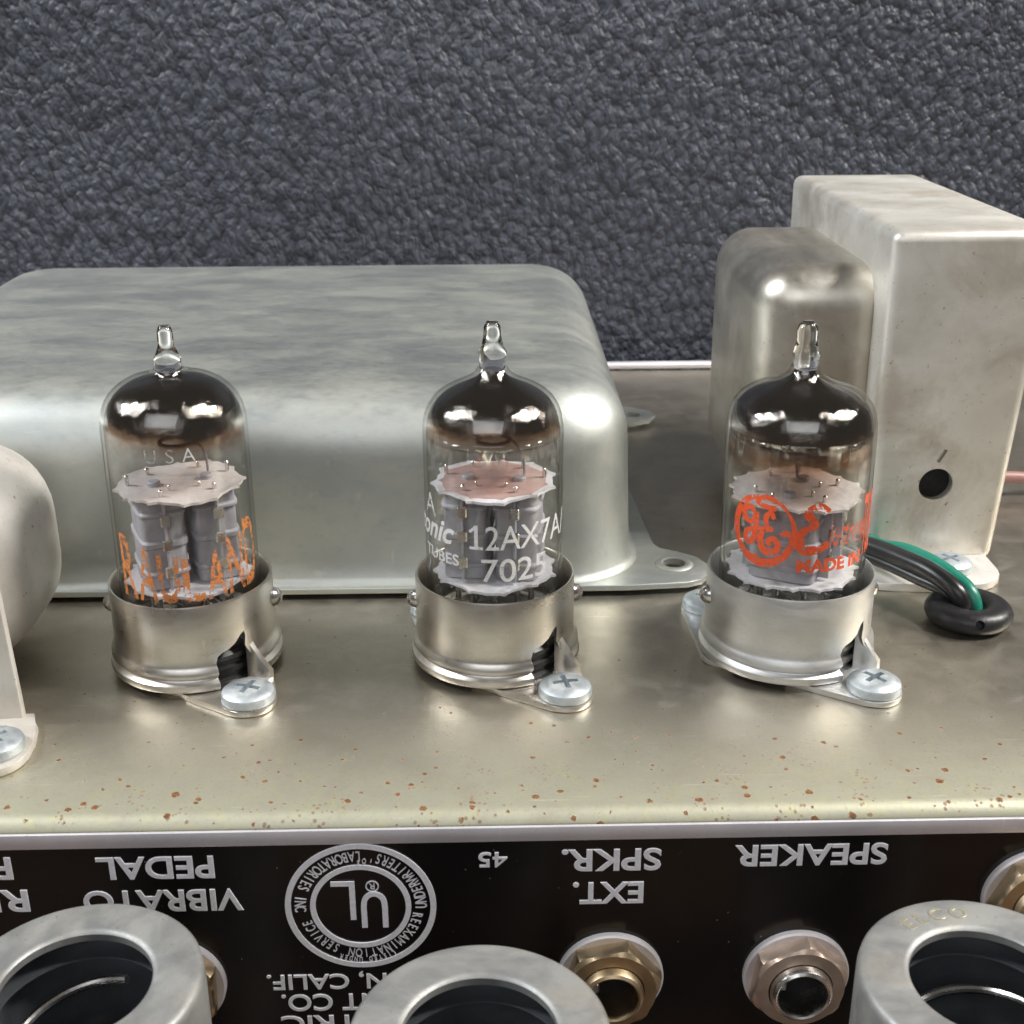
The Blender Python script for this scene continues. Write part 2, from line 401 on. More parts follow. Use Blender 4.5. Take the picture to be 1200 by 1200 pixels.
def wrap(bm, rad, ang, z):
    """wrap flat (x, y) artwork round a vertical cylinder; x=0 sits at angle ang (degrees from -Y towards +X)"""
    xs = [v.co.x for v in bm.verts]
    if not xs: return bm
    x = math.floor(min(xs)/.5)*.5
    while x < max(xs):
        bmesh.ops.bisect_plane(bm, geom=list(bm.verts)+list(bm.edges)+list(bm.faces), plane_co=(x, 0, 0), plane_no=(1, 0, 0)); x += .5
    for v in bm.verts:
        a = R(ang)+v.co.x/rad; v.co = Vector((rad*math.sin(a), -rad*math.cos(a), z+v.co.y))
    return bm

# ================================================================ setting
YF, YB = -44.0, 168.0          # rear-panel face and far fold of the chassis
bm = box(-260, 260, -240, 420, -61, -51.0, 1.5)
tag(build('table_top', bm, M['table']), 'dark wooden table top under the amplifier chassis', 'table', kind='structure')

def leather():
    bm = bmesh.new(); nx, nz = 90, 60; g = []
    for j in range(nz+1):
        row = []
        for i in range(nx+1):
            x = -200+400*i/nx; z = -50.9+230*j/nz
            y = 178+2.2*mnoise.noise(Vector((x*.012, z*.016, 3.1)))+(z/100)**2*2.0
            row.append(bm.verts.new((x, y, z)))
        g.append(row)
    for j in range(nz):
        for i in range(nx): bm.faces.new((g[j][i], g[j][i+1], g[j+1][i+1], g[j+1][i]))
    r = bmesh.ops.extrude_face_region(bm, geom=list(bm.faces))
    for v in [e for e in r['geom'] if isinstance(e, bmesh.types.BMVert)]: v.co.y = 215
    return bm
tag(build('backdrop', leather(), M['leather'], angle=60), 'black pebble-grained leathercloth panel standing behind the chassis', 'backdrop', kind='structure')

# ================================================================ chassis
ch = empty('amplifier_chassis', (0, 0, -51), 'folded steel amplifier chassis with black lettered panel and rust specks', 'chassis')
def up51(p): return [(x, y, z+51) for x, y, z in p]
def chassis_bm():
    prof = []
    yf, yb, th, rr = -43.0, YB, 1.4, 2.4
    out = [(yf, 0.3)]
    for k in range(7):
        a = R(180-90*k/6); out.append((yf+rr+rr*math.cos(a), 51-rr+rr*math.sin(a)))
    for k in range(7):
        a = R(90-90*k/6); out.append((yb-rr+rr*math.cos(a), 51-rr+rr*math.sin(a)))
    out.append((yb, 0.3))
    inn = [(yb-th, .3), (yb-th, 51-th), (yf+th, 51-th), (yf+th, .3)]
    o = out+inn
    return loft([[(x, y, z) for y, z in o] for x in (-170, 170)])
holes = [join(lathe([(0, 44), (2.3, 44), (2.3, 56), (0, 56)], 24, c=(78, 9.2)))]
build_me = boolean(chassis_bm(), holes)
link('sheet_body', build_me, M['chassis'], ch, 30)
pan = build('rear_panel', box(-168, 168, YF, -43.06, .6, 49.6, .12, 1), M['panel'], ch)
build('panel_border', box(-168, 168, YF-.18, YF+.3, 47.9, 50.05, .12, 2), M['border'], ch)

build('far_trim', box(-168, 62.7, YB-1.5, YB+1.4, 51.05, 53.0, .9, 3), M['border'], ch)

def put_text(body, x0, x1, z0, z1, bold=.055, name='lettering', ex=.05):
    """panel writing, upside down as the panel is: x0..x1, z0..z1 is the box it fills on the panel face"""
    bm = text_bm(body, 3.3, bold, extrude=ex, bevel=.05)
    xs = [v.co.x for v in bm.verts]; ys = [v.co.y for v in bm.verts]
    ax, bx_, ay, by = min(xs), max(xs), min(ys), max(ys)
    for v in bm.verts:
        u = (v.co.x-ax)/(bx_-ax); w = (v.co.y-ay)/(by-ay)
        v.co = Vector((x1-(x1-x0)*u, YF-v.co.z-.08, 51+z1-(z1-z0)*w))
    return build(name, bm, M['letter'], pan, 30)
put_text('VIBRATO', -53.3, -33.0, -13.0, -9.6)
put_text('PEDAL', -51.0, -36.2, -7.9, -4.5)
put_text('REVERB', -80.5, -60.2, -12.6, -9.2)
put_text('PEDAL', -78.5, -61.6, -7.6, -4.2)
put_text('45', -2.7, 1.0, -7.0, -4.7, .02)
put_text('SPKR.', 7.9, 20.6, -7.9, -4.5)
put_text('EXT.', 9.4, 18.5, -13.0, -9.6)
put_text('SPEAKER', 30.0, 49.6, -7.6, -4.3)
put_text('FULLERTON, CALIF.', -30.9, 3.4, -26.1, -23.2, .02)
put_text('INSTRUMENT CO.', -29.2, 3.0, -29.7, -26.9, .02)
put_text('ELECTRIC', -29.5, -9.0, -33.3, -30.5, .02)

# round testing-laboratory emblem
def emblem():
    cx, cz = -17.95, -12.75
    def place(bm):                              # emblem artwork is upright; the panel turns it upside down
        for v in bm.verts: v.co = Vector((cx-v.co.x, YF-v.co.z-.08, 51+cz-v.co.y))
        return bm
    def ring(r, w):
        b = lathe([(r-w/2, -.1), (r-w/2, .13), (r+w/2, .13), (r+w/2, -.1)], 96, close=True); return b
    er = build('emblem_ring', place(ring(9.35, .75)), M['letter'], pan)
    build('emblem_ring', place(ring(6.15, .7)), M['letter'], pan)
    L = [stroke([(-3.1, 3.3), (-3.1, 1.4), (-3.1, 0), (-2.9, -1.2), (-2.2, -1.9), (-1.3, -1.9), (-.6, -1.2), (-.4, 0), (-.4, 1.4), (-.4, 3.3)], .72, sub=4),
         stroke([(1.0, 2.0), (1.0, -1), (1.0, -4.0)], .72, sub=2), stroke([(1.37, -3.64), (2.4, -3.64), (3.7, -3.64)], .72, sub=2)]
    b = join(*L)
    r = bmesh.ops.extrude_face_region(b, geom=list(b.faces))
    for v in [e for e in r['geom'] if isinstance(e, bmesh.types.BMVert)]: v.co.z = .16
    build('lettering', place(b), M['letter'], pan)
    rb = text_bm('R', .95, .01, align='CENTER', extrude=.06)
    for v in rb.verts: v.co += Vector((-1.6, -3.35-.25, 0))
    rg = lathe([(.72, -.05), (.72, .1), (.86, .1), (.86, -.05)], 32, close=True)
    for v in rg.verts: v.co += Vector((-1.6, -3.15, 0))
    build('lettering', place(join(rb, rg)), M['letter'], pan)
    def arc(txt, rad, size, a0, a1, inward):
        bms = []; n = len(txt)
        for i, chh in enumerate(txt):
            if chh == ' ': continue
            g = text_bm(chh, size, .012, align='CENTER', extrude=.05)
            a = R(a0+(a1-a0)*i/(n-1))
            rot = (a-math.pi/2) if not inward else (a+math.pi/2)
            bmesh.ops.scale(g, vec=(.60, 1, 1), verts=g.verts)
            bmesh.ops.translate(g, vec=(0, -size/2, 0), verts=g.verts)
            bmesh.ops.rotate(g, cent=(0, 0, 0), matrix=Matrix.Rotation(rot, 3, 'Z'), verts=g.verts)
            bmesh.ops.translate(g, vec=(rad*math.cos(a), rad*math.sin(a), .0), verts=g.verts)
            bms.append(g)
        build('lettering', place(join(*bms)), M['letter'], pan)
    arc("UNDERWRITERS'", 7.75, 1.5, 180, 257, True)
    arc('LABORATORIES INC', 7.75, 1.5, 270, 362, True)
    arc('OF', 7.05, .8, 264, 270, True)
    arc('REEXAMINATION', 7.45, 1.35, 168, 78, False)
    arc('SERVICE', 7.45, 1.35, 62, 20, False)
    arc('LISTED UNDER', 8.5, .75, 118, 70, False)
emblem()

# ================================================================ jacks
def jack(x, z, label, rot, m_nut='brass'):
    e = empty('jack_socket', (x, YF, z), label, 'jack', 'jacks along the lettered panel')
    X = Matrix.Rotation(R(90), 4, 'X')          # build along +z, then point it at -Y
    def part(name, bm, m, ang=35):
        bmesh.ops.transform(bm, matrix=X, verts=bm.verts); return build(name, bm, m, e, ang)
    part('washer', lathe([(4.6, .02), (4.6, .9), (6.8, .9), (7.05, .7), (7.05, .02)], 56, close=True), M['washer'])
    # hexagon nut with chamfered corners
    bm = bmesh.new(); loops = []
    for zz, lim in ((.9, 6.8), (2.3, 6.8), (2.9, 6.4), (3.3, 5.8)):
        lp = []
        for k in range(72):
            a = 2*math.pi*k/72; aa = (a % (math.pi/3))-math.pi/6
            lp.append((min(5.85/math.cos(aa), lim)*math.cos(a+R(rot)), min(5.85/math.cos(aa), lim)*math.sin(a+R(rot)), zz))
        loops.append(lp)
    loops.append([(4.25*math.cos(2*math.pi*k/72+R(rot)), 4.25*math.sin(2*math.pi*k/72+R(rot)), 3.4) for k in range(72)])
    loops.append([(4.25*math.cos(2*math.pi*k/72+R(rot)), 4.25*math.sin(2*math.pi*k/72+R(rot)), .9) for k in range(72)])
    part('nut', loft(loops, False, False), M[m_nut], 22)
    part('bushing', lathe([(4.1, .1), (4.1, 3.9), (3.9, 4.5), (3.55, 4.75), (3.3, 4.6), (3.15, 4.0), (3.15, -.5)], 48), M['brass' if m_nut == 'brass' else 'steel'])
    part('bore_shade', lathe([(0, .3), (3.13, .3), (3.13, .2), (0, .2)], 32), M['void'])  # black disc paints the shade at the bottom of the bore
    part('contact_spring', box(-2.9, -1.6, -.8, .8, .4, 2.6, .2, 1), M['steel'])
    return e
jack(14.5, -24.7, 'brass-nutted jack socket under the EXT. SPKR. lettering', 12)
jack(39.2, -24.9, 'pinkish steel-lined jack socket under the SPEAKER lettering', 22, 'copper_nut')
jack(69.6, -12.8, 'jack socket beyond the SPEAKER lettering, partly behind the stamped shield can', 5)
jack(-43.2, -24.4, 'jack socket under the VIBRATO PEDAL lettering, mostly hidden by a shield can', 28)

# ================================================================ screws
def screw_mesh(slots=2):
    head = lathe([(0, 0), (3.75, 0), (3.95, .25), (3.95, .95), (3.78, 1.4), (3.3, 1.75), (2.3, 2.0), (1.2, 2.1), (0, 2.12)], 48)
    cut = [box(-1.9, 1.9, -.4, .4, .8, 4), box(-.4, .4, -1.9, 1.9, .8, 4)][:slots]
    return boolean(head, cut)
SCREW = screw_mesh()
def screw(parent, x, y, z, rot=0):
    o = link('screw', SCREW, M['screw'], parent, 30, (x, y, z)) if not screw.done else None
    if o is None:
        o = bpy.data.objects.new('screw', SCREW); col.objects.link(o); o.parent = parent; o.location = Vector((x, y, z))*S
    screw.done = True; o.rotation_euler = (0, 0, R(rot)); return o
screw.done = False

# ================================================================ tube sockets
AX = (10.1, -14.2)
def socket(x, label, m, srot, rad=12.2, wide=0.):
    e = empty('tube_socket', (x, 0, 0), label, 'tube socket', 'tube sockets on the chassis')
    th = .55; r = rad
    prof = [(r-1.2, 1.0), (r+.3, 1.0), (r+.75, 1.2), (r+.92, 1.7), (r+.8, 2.25), (r+.3, 2.6), (r+.1, 2.85), (r+.35, 3.15), (r+.68, 3.6), (r+.62, 4.2), (r+.25, 4.7), (r+.06, 5.2), (r+.02, 6.4),
            (r, 8), (r, 14.3), (r-.12, 14.62), (r-.32, 14.62), (r-th, 14.3), (r-th, 6), (r-th+.2, 4.6), (r-.4, 2.2), (r-1.2, 1.8)]
    bm = lathe(prof, 128, close=True)
    # clearance notch over the screw
    ang = math.atan2(AX[1], AX[0]); d = Vector((math.cos(ang), math.sin(ang), 0)); s = Vector((-d.y, d.x, 0))
    out = [(-2.2, -1), (-2.2, 5.2), (-1.9, 6.1), (-1.2, 6.6), (-.2, 6.9), (1.0, 7.6), (2.0, 8.7+wide), (2.6, 9.0+wide), (2.8, 8.4), (2.7, 7.6), (2.6, 6.6), (3.3, 5.2), (4.2, 4.0), (4.6, -1)]
    cut = loft([[tuple(d*q+s*u+Vector((0, 0, w))) for u, w in out] for q in (6, 24)])
    link('collar', boolean(bm, [cut]), M[m], e, 40)
    # saddle plate with an ear for each screw
    pts = circ(0, 0, 10.6, 48)+circ(AX[0], AX[1], 4.1, 32)+circ(-AX[0], -AX[1], 4.1, 32)+(circ(-AX[0]*.25+d.y*10.8, -AX[1]*.25-d.x*10.8, 2.2, 16) if wide else [])
    build('saddle_plate', prism(hull(pts), .05, .95, .18), M[m], e)
    lip = [tuple(Vector((0, 0, 0))+d*q+s*u) for q, u in ((10.6, 3.6), (12.6, 3.9), (14.0, 5.2))]
    fl = bmesh.new(); A = []
    for q, u, hgt in ((10.9, 3.1, 6.6), (11.9, 3.5, 5.2), (12.9, 4.3, 3.2), (13.7, 5.3, 1.4)):
        p = d*q+s*u; A.append([fl.verts.new((p.x, p.y, .9)), fl.verts.new((p.x, p.y, .9+hgt)), fl.verts.new((p.x+s.x*.7, p.y+s.y*.7, .9+hgt)), fl.verts.new((p.x+s.x*.7, p.y+s.y*.7, .9))])
    for a, b in zip(A, A[1:]):
        for k in range(4): fl.faces.new((a[k], a[(k+1) % 4], b[(k+1) % 4], b[k]))
    fl.faces.new(A[0]); fl.faces.new(A[-1][::-1])
    build('folded_lip', fl, M[m], e)
    # black insulating body with ridges and pin holes
    build('socket_body', lathe([(0, .1), (r-1.3, .1), (r-1.3, 1.0), (r-1.8, 1.3), (r-1.8, 2.0), (r-1.4, 2.3), (r-1.4, 3.0), (r-1.9, 3.3), (r-1.9, 4.0), (r-1.5, 4.3), (r-1.5, 5), (r-2.2, 5.6), (4, 5.6), (3.4, 4.8), (0, 4.8)], 64), M['black'], e)
    for a in (3, 183):
        p = Vector((math.cos(R(a)), math.sin(R(a)), 0))
        bb = lathe([(0, 1.45), (.7, 1.25), (1.25, .75), (1.5, .1), (1.6, -.3), (0, -.3)], 24)
        bmesh.ops.transform(bb, matrix=Matrix.Translation(p*r+Vector((0, 0, 10.4))) @ p.to_track_quat('Z', 'Y').to_matrix().to_4x4(), verts=bb.verts)
        build('boss', bb, M['steel'], e)
    screw(e, AX[0], AX[1], .96, srot); screw(e, -AX[0], -AX[1], .96, srot+31)
    return e
socket(-46.4, 'shiny nickel tube socket collar holding the tube with orange lettering', 'nickel', 70)
socket(0, 'shiny nickel tube socket collar holding the tube printed 12AX7A', 'nickel', 12)
socket(45.6, 'matt aluminium tube socket collar holding the tube with a red monogram', 'alu', 38, 12.7, .4)

# ================================================================ vacuum tubes
def vtube(x, label, rad, dome, tipp, flash_mat, rotz, tilt, mica_top, mica_bot, mica_mat, teeth, seed, notch):
    rnd = random.Random(seed)
    e = empty('vacuum_tube', (x, 0, 5.65), label, 'vacuum tube', 'glass tubes in a row on the chassis', (0, tilt, 0)); Z = 5.65
    def Bm(name, bm, m, parent=e, ang=35):
        bmesh.ops.translate(bm, vec=(0, 0, -Z), verts=bm.verts); return build(name, bm, m, parent, ang)
    env = [(0, 7.0), (6.5, 6.8), (8.6, 6.2), (rad-.5, 6.6), (rad-.08, 8.0), (rad, 10)]+[(rad, 10+i*4.4) for i in range(1, 7)]+[(rad*a, b) for a, b in dome]
    inner = [(rad-.5, 8.6+i*4.8) for i in range(7)]+[(max(rad*a-.5, .5), b-.42) for a, b in dome[:-2]]
    g = Bm('glass_envelope', join(lathe(env, 96), lathe(inner, 96)), M['glass'], ang=180)
    Bm('sealed_tip', lathe([(a, b) for a, b in tipp], 40), M['tip'], ang=60)
    ins = [((rad-.56), z) for z in (24, 27, 30, 32, 34, 36)]+[(max(rad*a-.56, .4), b-.47) for a, b in dome]
    Bm('getter_flash', lathe(ins, 96), flash_mat, ang=180)
    # toothed mica discs
    def mica(z, name, m, r0, n):
        o = []; 
        for k in range(n*8):
            a = 2*math.pi*k/(n*8); ph = (k % 8)/8.
            tooth = max(0, 1-abs(ph-.5)*6)*1.0
            flat = -.35*abs(math.sin(a*3+seed))
            o.append(((r0+tooth*.75+flat+rnd.uniform(-.12, .12))*math.cos(a), (r0+tooth*.75+flat+rnd.uniform(-.12, .12))*math.sin(a)))
        b = loft([[(px, py, z+.25*math.sin(math.atan2(py, px)*4+seed)) for px, py in o], [(px*.995, py*.995, z+.38+.25*math.sin(math.atan2(py, px)*4+seed)) for px, py in o]], True, False)
        return o, b
    for z, nm in ((mica_top, 'top'), (mica_bot, 'bot')):
        o, b = mica(z, nm, None, rad-1.3, teeth)
        ring = [bv for bv in b.verts if bv.co.z > z+.2+.25*math.sin(math.atan2(bv.co.y, bv.co.x)*4+seed)]
        b.verts.ensure_lookup_table(); n = len(o); top = list(b.verts)[n:2*n]
        inner = [b.verts.new((v.co.x*.90, v.co.y*.90, z+.36)) for v in top]
        for i in range(n): b.faces.new((top[i], top[(i+1) % n], inner[(i+1) % n], inner[i]))
        b.faces.new(inner)
        ms = Bm('mica_spacer', b, M['mica_white' if (mica_mat or nm == 'bot') else 'mica_grey'], ang=30)
        if nm == 'top' and mica_mat:
            Bm('mica_face', loft([[(v[0]*.88, v[1]*.88, z+.40) for v in o], [(v[0]*.87, v[1]*.87, z+.46) for v in o]]), M[mica_mat], ms)
    rot = Matrix.Rotation(R(rotz), 4, 'Z')
    # two anodes, each a flattened ribbed can with side wings
    for sx in (-1, 1):
        b = bmesh.new(); loops = []; zs = []
        z0, z1 = mica_bot+.6, mica_top-.05
        H = z1-z0; k = 0
        for i in range(45):
            zz = z0+H*i/44; f = (i/44*3.0) % 1.0
            bump_ = .38 if abs(f-.5) < .08 else 0.0
            lp = []
            for q in range(40):
                a = 2*math.pi*q/40; ca, sa = math.cos(a), math.sin(a)
                px = 3.3*math.copysign(abs(ca)**.3, ca); py = 5.0*math.copysign(abs(sa)**.42, sa)
                grow = 1+bump_/4.6
                lp.append((sx*3.85+px*grow, py*grow, zz))
            loops.append(lp)
        b = loft(loops)
        b = join(b, box(sx*3.85-.18, sx*3.85+.18, -6.6, 6.6, z0+.2, z1-.2, .08, 1))
        bmesh.ops.transform(b, matrix=rot, verts=b.verts)
        an = Bm('anode', b, M['anode'], ang=30)
        bs = []
        for zz in (z0+3.2, z0+7.4, z0+11.2):
            if zz > z1-1.5: continue
            for sy in (-1, 1):
                bs.append(box(sx*3.85-.75, sx*3.85+.75, sy*6.62-.35, sy*6.62+.35, zz-.9, zz+.9, .2, 1))
        b = join(*bs); bmesh.ops.transform(b, matrix=rot, verts=b.verts); Bm('crimp_tab', b, M['steel'], an)
        for (ox, oy, hh, rr) in ((sx*3.85, 0, 1.1, .95), (sx*3.85, -5.2, 1.4, .32), (sx*3.85, 5.2, 1.4, .32), (sx*7.4, 1.6, 2.0, .3), (sx*2.2, -3, 1.2, .26)):
            p = lathe([(0, mica_top+.2), (rr, mica_top+.2), (rr, mica_top+hh-.15), (rr-.12, mica_top+hh), (0, mica_top+hh)], 16, c=(ox, oy))
            bmesh.ops.transform(p, matrix=rot, verts=p.verts); Bm('support_rod', p, M['anode'] if rr > .5 else M['steel'])
    # getter ring on its stalk
    p = join(tube([(4.5, 1.0, mica_top), (4.2, 1.5, mica_top+4), (2.4, 1.2, mica_top+6.5)], .22, 8, 5), tube([(2.4*math.cos(R(a)), 2.4*math.sin(R(a)), mica_top+6.6) for a in range(0, 361, 30)], .35, 8, 3))
    bmesh.ops.transform(p, matrix=rot, verts=p.verts); Bm('getter_ring', p, M['anode'])
    for k in range(9):
        a = R(k*36+18)
        p = lathe([(0, 5.7), (.5, 5.7), (.5, 9.6), (.28, 10.2), (.22, mica_bot-.2), (0, mica_bot-.2)], 12, c=(5.95*math.cos(a), 5.95*math.sin(a)))
        Bm('pin', p, M['steel'])
    bs = []
    for k in range(7):
        a = rnd.uniform(0, 6.28); q = rnd.uniform(2, 7.5)
        bs.append(tube([(q*math.cos(a), q*math.sin(a), mica_bot), (q*math.cos(a)*1.05, q*math.sin(a)*.9, mica_bot-1.6), (5.95*math.cos(a+.3), 5.95*math.sin(a+.3), mica_bot-3.2)], .22, 7, 4))
    Bm('lead_wire', join(*bs), M['steel'])
    Bm('glass_button', lathe([(0, 6.9), (6.4, 6.75), (8.4, 6.3), (9.4, 6.9), (9.3, 8.2), (7.5, 8.4), (0, 8.3)], 48), M['tip'])
    def art(bm, m, ang, z, name='printing'):
        b = wrap(bm, rad+.05, ang, z); return Bm(name, b, m, g)
    return e, art
D_M = [(1.0, 37.2), (.992, 38.6), (.965, 39.9), (.915, 41.1), (.845, 42.2), (.75, 43.1), (.64, 43.8), (.52, 44.4), (.41, 44.9), (.32, 45.4), (.25, 46.0), (.205, 46.8)]
D_L = [(1.0, 38.6), (.99, 40.0), (.96, 41.4), (.90, 42.8), (.82, 43.9), (.72, 44.8), (.60, 45.5), (.47, 45.95), (.35, 46.2), (.26, 46.4), (.21, 46.8), (.2, 47.2)]
D_R = [(1.0, 36.6), (.99, 38.2), (.965, 39.6), (.915, 40.9), (.835, 42.0), (.73, 42.8), (.61, 43.4), (.48, 43.9), (.36, 44.4), (.27, 45.0), (.21, 45.7), (.19, 46.4)]
T_M = [(0, 46.3), (1.6, 46.4), (2.0, 46.7), (1.95, 48.3), (2.1, 49.0), (1.55, 49.9), (1.25, 51.5), (1.2, 52.6), (.85, 53.3), (0, 53.5)]
T_L = [(0, 46.5), (1.5, 46.6), (1.95, 46.9), (1.9, 48.6), (1.55, 49.3), (1.15, 50.4), (1.1, 52.4), (.8, 53.2), (0, 53.4)]
T_R = [(0, 45.9), (1.6, 46.0), (2.0, 46.4), (1.9, 47.6), (2.05, 48.4), (1.75, 49.0), (1.5, 50.0), (1.55, 51.6), (1.3, 52.4), (.8, 52.9), (0, 53.0)]
for q in (D_M, D_L, D_R): pass

e, art = vtube(-46.5, 'glass vacuum tube with blocky orange lettering and etched USA', 10.45, D_L, T_L, flash('getter_left', 38.4, 5.0, .10), 24, R(.1), 29.3, 14.6, None, 12, 3, 0)
hts = [9.6, 8.3, 7.2, 6.6, 7.2, 8.6, 10.4]
xx = -8.9
for chh, hh in zip('RAULAND', hts):
    b = text_bm(chh, hh, .24); wx = max(v.co.x for v in b.verts)-min(v.co.x for v in b.verts); mn = min(v.co.x for v in b.verts)
    for v in b.verts: v.co.x = (v.co.x-mn)/wx*3.1+xx
    art(b, M['orange'], 0, 15.0); xx += 3.45
art(text_bm('USA', 2.0, -.02, space=1.7), M['etch'], -12, 36.2)

e, art = vtube(0, 'glass vacuum tube printed 12AX7A in white with dark mirrored dome', 10.4, D_M, T_M, flash('getter_middle', 38.0, 2.2), -8, 0, 29.0, 14.8, 'mica_reflection', 11, 5, 0)
def fit(b, w):
    xs = [v.co.x for v in b.verts]; k = w/(max(xs)-min(xs)); m = min(xs)
    for v in b.verts: v.co.x = (v.co.x-m)*k
    return b
rr_ = 10.45*math.pi/180
art(fit(text_bm('2AX7A/', 3.7, .015), 82*rr_), M['paint_white'], -7.5, 22.4)
art(join(stroke([(0, 2.7), (.5, 3.1), (1.0, 3.6)], .42, sub=2), stroke([(1.0, 3.75), (1.0, 2), (1.0, .45)], .55, sub=2), stroke([(0, .22), (1, .22), (2.0, .22)], .44, sub=2)), M['paint_white'], -20.4, 22.4)
art(fit(text_bm('7025', 3.6, .03), 57*rr_), M['paint_white'], -11, 17.4)
art(fit(text_bm('tonic', 3.4, .12, shear=.35), 52*rr_), M['paint_white'], -86, 22.6)
art(fit(text_bm('TUBES', 1.7, .04), 42*rr_), M['paint_white'], -72, 19.4)
art(text_bm('A', 3.4, -.02), M['etch'], -72, 26.0)

e, art = vtube(45.7, 'glass vacuum tube with red swirling monogram and worn red lettering', 10.95, D_R, T_R, flash('getter_right', 33.6, 1.2, -.02, 5.5), 62, R(-.6), 27.0, 14.6, None, 16, 9, 0)
# round monogram: outer ring with curls, two linked script letters
a_ = []
rx, ry = 4.7, 5.1
a_.append(stroke([(rx*math.cos(R(a)), ry*math.sin(R(a))) for a in range(100, 420, 20)], [.5, .9, 1.1, 1.2, 1.2, 1.1, .9, 1.2, 1.3, 1.3, 1.2, 1.1, .9, .8, .6, .4]))
a_.append(stroke([(3.6, 3.4), (2.2, 4.6), (.2, 5.1), (-1.0, 4.2), (.4, 3.7), (1.9, 3.6)], [.4, .7, .8, .7, .8, .9]))
a_.append(stroke([(-1.2, 2.0), (-2.0, 3.1), (-3.1, 2.6), (-3.0, 1.2), (-1.7, .9), (-1.0, 2.4), (-1.1, .2), (-1.6, -2.0), (-2.6, -2.2), (-2.7, -.9), (-1.4, -.1), (.2, .3)], [.5, .9, 1.0, .9, .8, .7, .8, .9, .9, .8, .7, .5]))
a_.append(stroke([(1.7, 2.0), (1.2, 2.8), (.5, 2.1), (.7, .7), (1.5, .3), (.4, .1), (-.3, -1.3), (.3, -3.0), (1.7, -3.2), (2.5, -2.1), (1.8, -1.0), (1.0, -1.6), (1.4, -2.2)], [.6, .9, .8, .7, .6, .7, 1.05, 1.1, 1.05, .9, .8, .8, .7]))
a_.append(stroke([(2.9, -.5), (3.6, .1), (4.3, -.6), (4.2, -2.2), (3.0, -3.9)], [.8, .8, .7, .6, .45]))
a_.append(stroke([(-.6, -4.2), (-1.6, -4.7), (-.7, -5.1), (.5, -5.0)], [.6, .6, .5, .4]))
art(join(*a_), M['red'], -38, 24.4, 'monogram')
art(stroke([(4.2, 6.3), (2.5, 7.2), (1.0, 6.0), (2.2, 4.3), (.8, 3.6), (-.2, 1.9), (.8, .4), (2.6, .5), (4.4, 1.3)], [.6, 1.0, 1.3, 1.0, 1.0, 1.5, 1.6, 1.4, .9]), M['red'], -9.5, 21.6)
art(fit(text_bm('lectronic', 4.2, .10, shear=.3), 8.2), M['red_worn'], 13, 22.4)
art(fit(text_bm('MADE IN', 1.9, .13), 58*10.95*math.pi/180), M['red'], -10.5, 18.6)
art(fit(text_bm('TUBES', 9.5, .2), 5.4), M['red'], 49, 19.5)

# ================================================================ capacitor cover
cv = empty('capacitor_cover', (-48, 85, 0), 'large galvanised pan cover with rounded corners behind the tubes', 'metal cover')
def CV(name, bm, m, ang=35):
    bmesh.ops.translate(bm, vec=(48, -85, 0), verts=bm.verts); return build(name, bm, m, cv, ang)
X0, X1, Y0, Y1, HT, TR = -121, 24.6, 23.0, 147.0, 35.6, 11.5
loops = [rrect(X0-1.6, X1+1.6, Y0-1.4, Y1+1.4, 13.6, 2.0), rrect(X0-.7, X1+.7, Y0-.7, Y1+.7, 12.8, 2.3), rrect(X0-.1, X1+.1, Y0-.1, Y1+.1, 12.2, 3.2)]
for i in range(1, 7): loops.append(rrect(X0+.5*i/6, X1-.5*i/6, Y0+.5*i/6, Y1-.5*i/6, 12.2+1.8*i/6, 3.2+(HT-TR-3.2)*i/6))
for k in range(1, 10):
    a = R(90*k/9); ins = .5+TR*(1-math.cos(a)); r_ = max(14-TR*(1-math.cos(a))*.85, 2)
    loops.append(rrect(X0+ins, X1-ins, Y0+ins, Y1-ins, r_, HT-TR+TR*math.sin(a)))
for q in (1.5, 4, 12, 30): loops.append(rrect(X0+.5+TR+q, X1-.5-TR-q, Y0+.5+TR+q, Y1-.5-TR-q, 2, HT+.02*q))
body = CV('pan', loft(loops, False, True), M['cover'], 60)
fl = [(X0-5, Y0-1.8), (23, Y0-2.2), (33.5, Y0-1.4), (36.2, 22.8), (38.0, 25.6), (38.2, 29.2), (36.8, 32.6), (33.6, 35.2), (30.4, 36.6), (29.4, 39), (28.2, 66), (27.2, 84), (27.2, 106), (29, 111.0), (34, 112.4), (38.2, 114.6), (40, 118.4), (38.8, 122), (34.5, 125), (29, 126), (27, 131), (26.5, Y1+1.8), (X0-5, Y1+1.8)]
fb = prism(fl, 1.0, 2.05, .2)
bmesh.ops.translate(fb, vec=(48, -85, 0), verts=fb.verts)
cuts = [lathe([(0, -2), (2.4, -2), (2.4, 6), (0, 6)], 24, c=(32.2+48, 29.4-85)), lathe([(0, -2), (2.0, -2), (2.0, 6), (0, 6)], 24, c=(34.4+48, 118.6-85))]
link('flange', boolean(fb, cuts), M['cover'], cv, 30)
CV('eyelet', lathe([(2.0, 1.2), (2.0, 2.3), (2.4, 2.45), (3.1, 2.3), (3.4, 2.1), (2.5, 2.0), (2.35, 1.2)], 32, close=True, c=(32.2, 29.4)), M['cover'])
CV('mounting_block', box(-118, 20, 27, 143, .03, 1.0, .1, 1), M['void'])

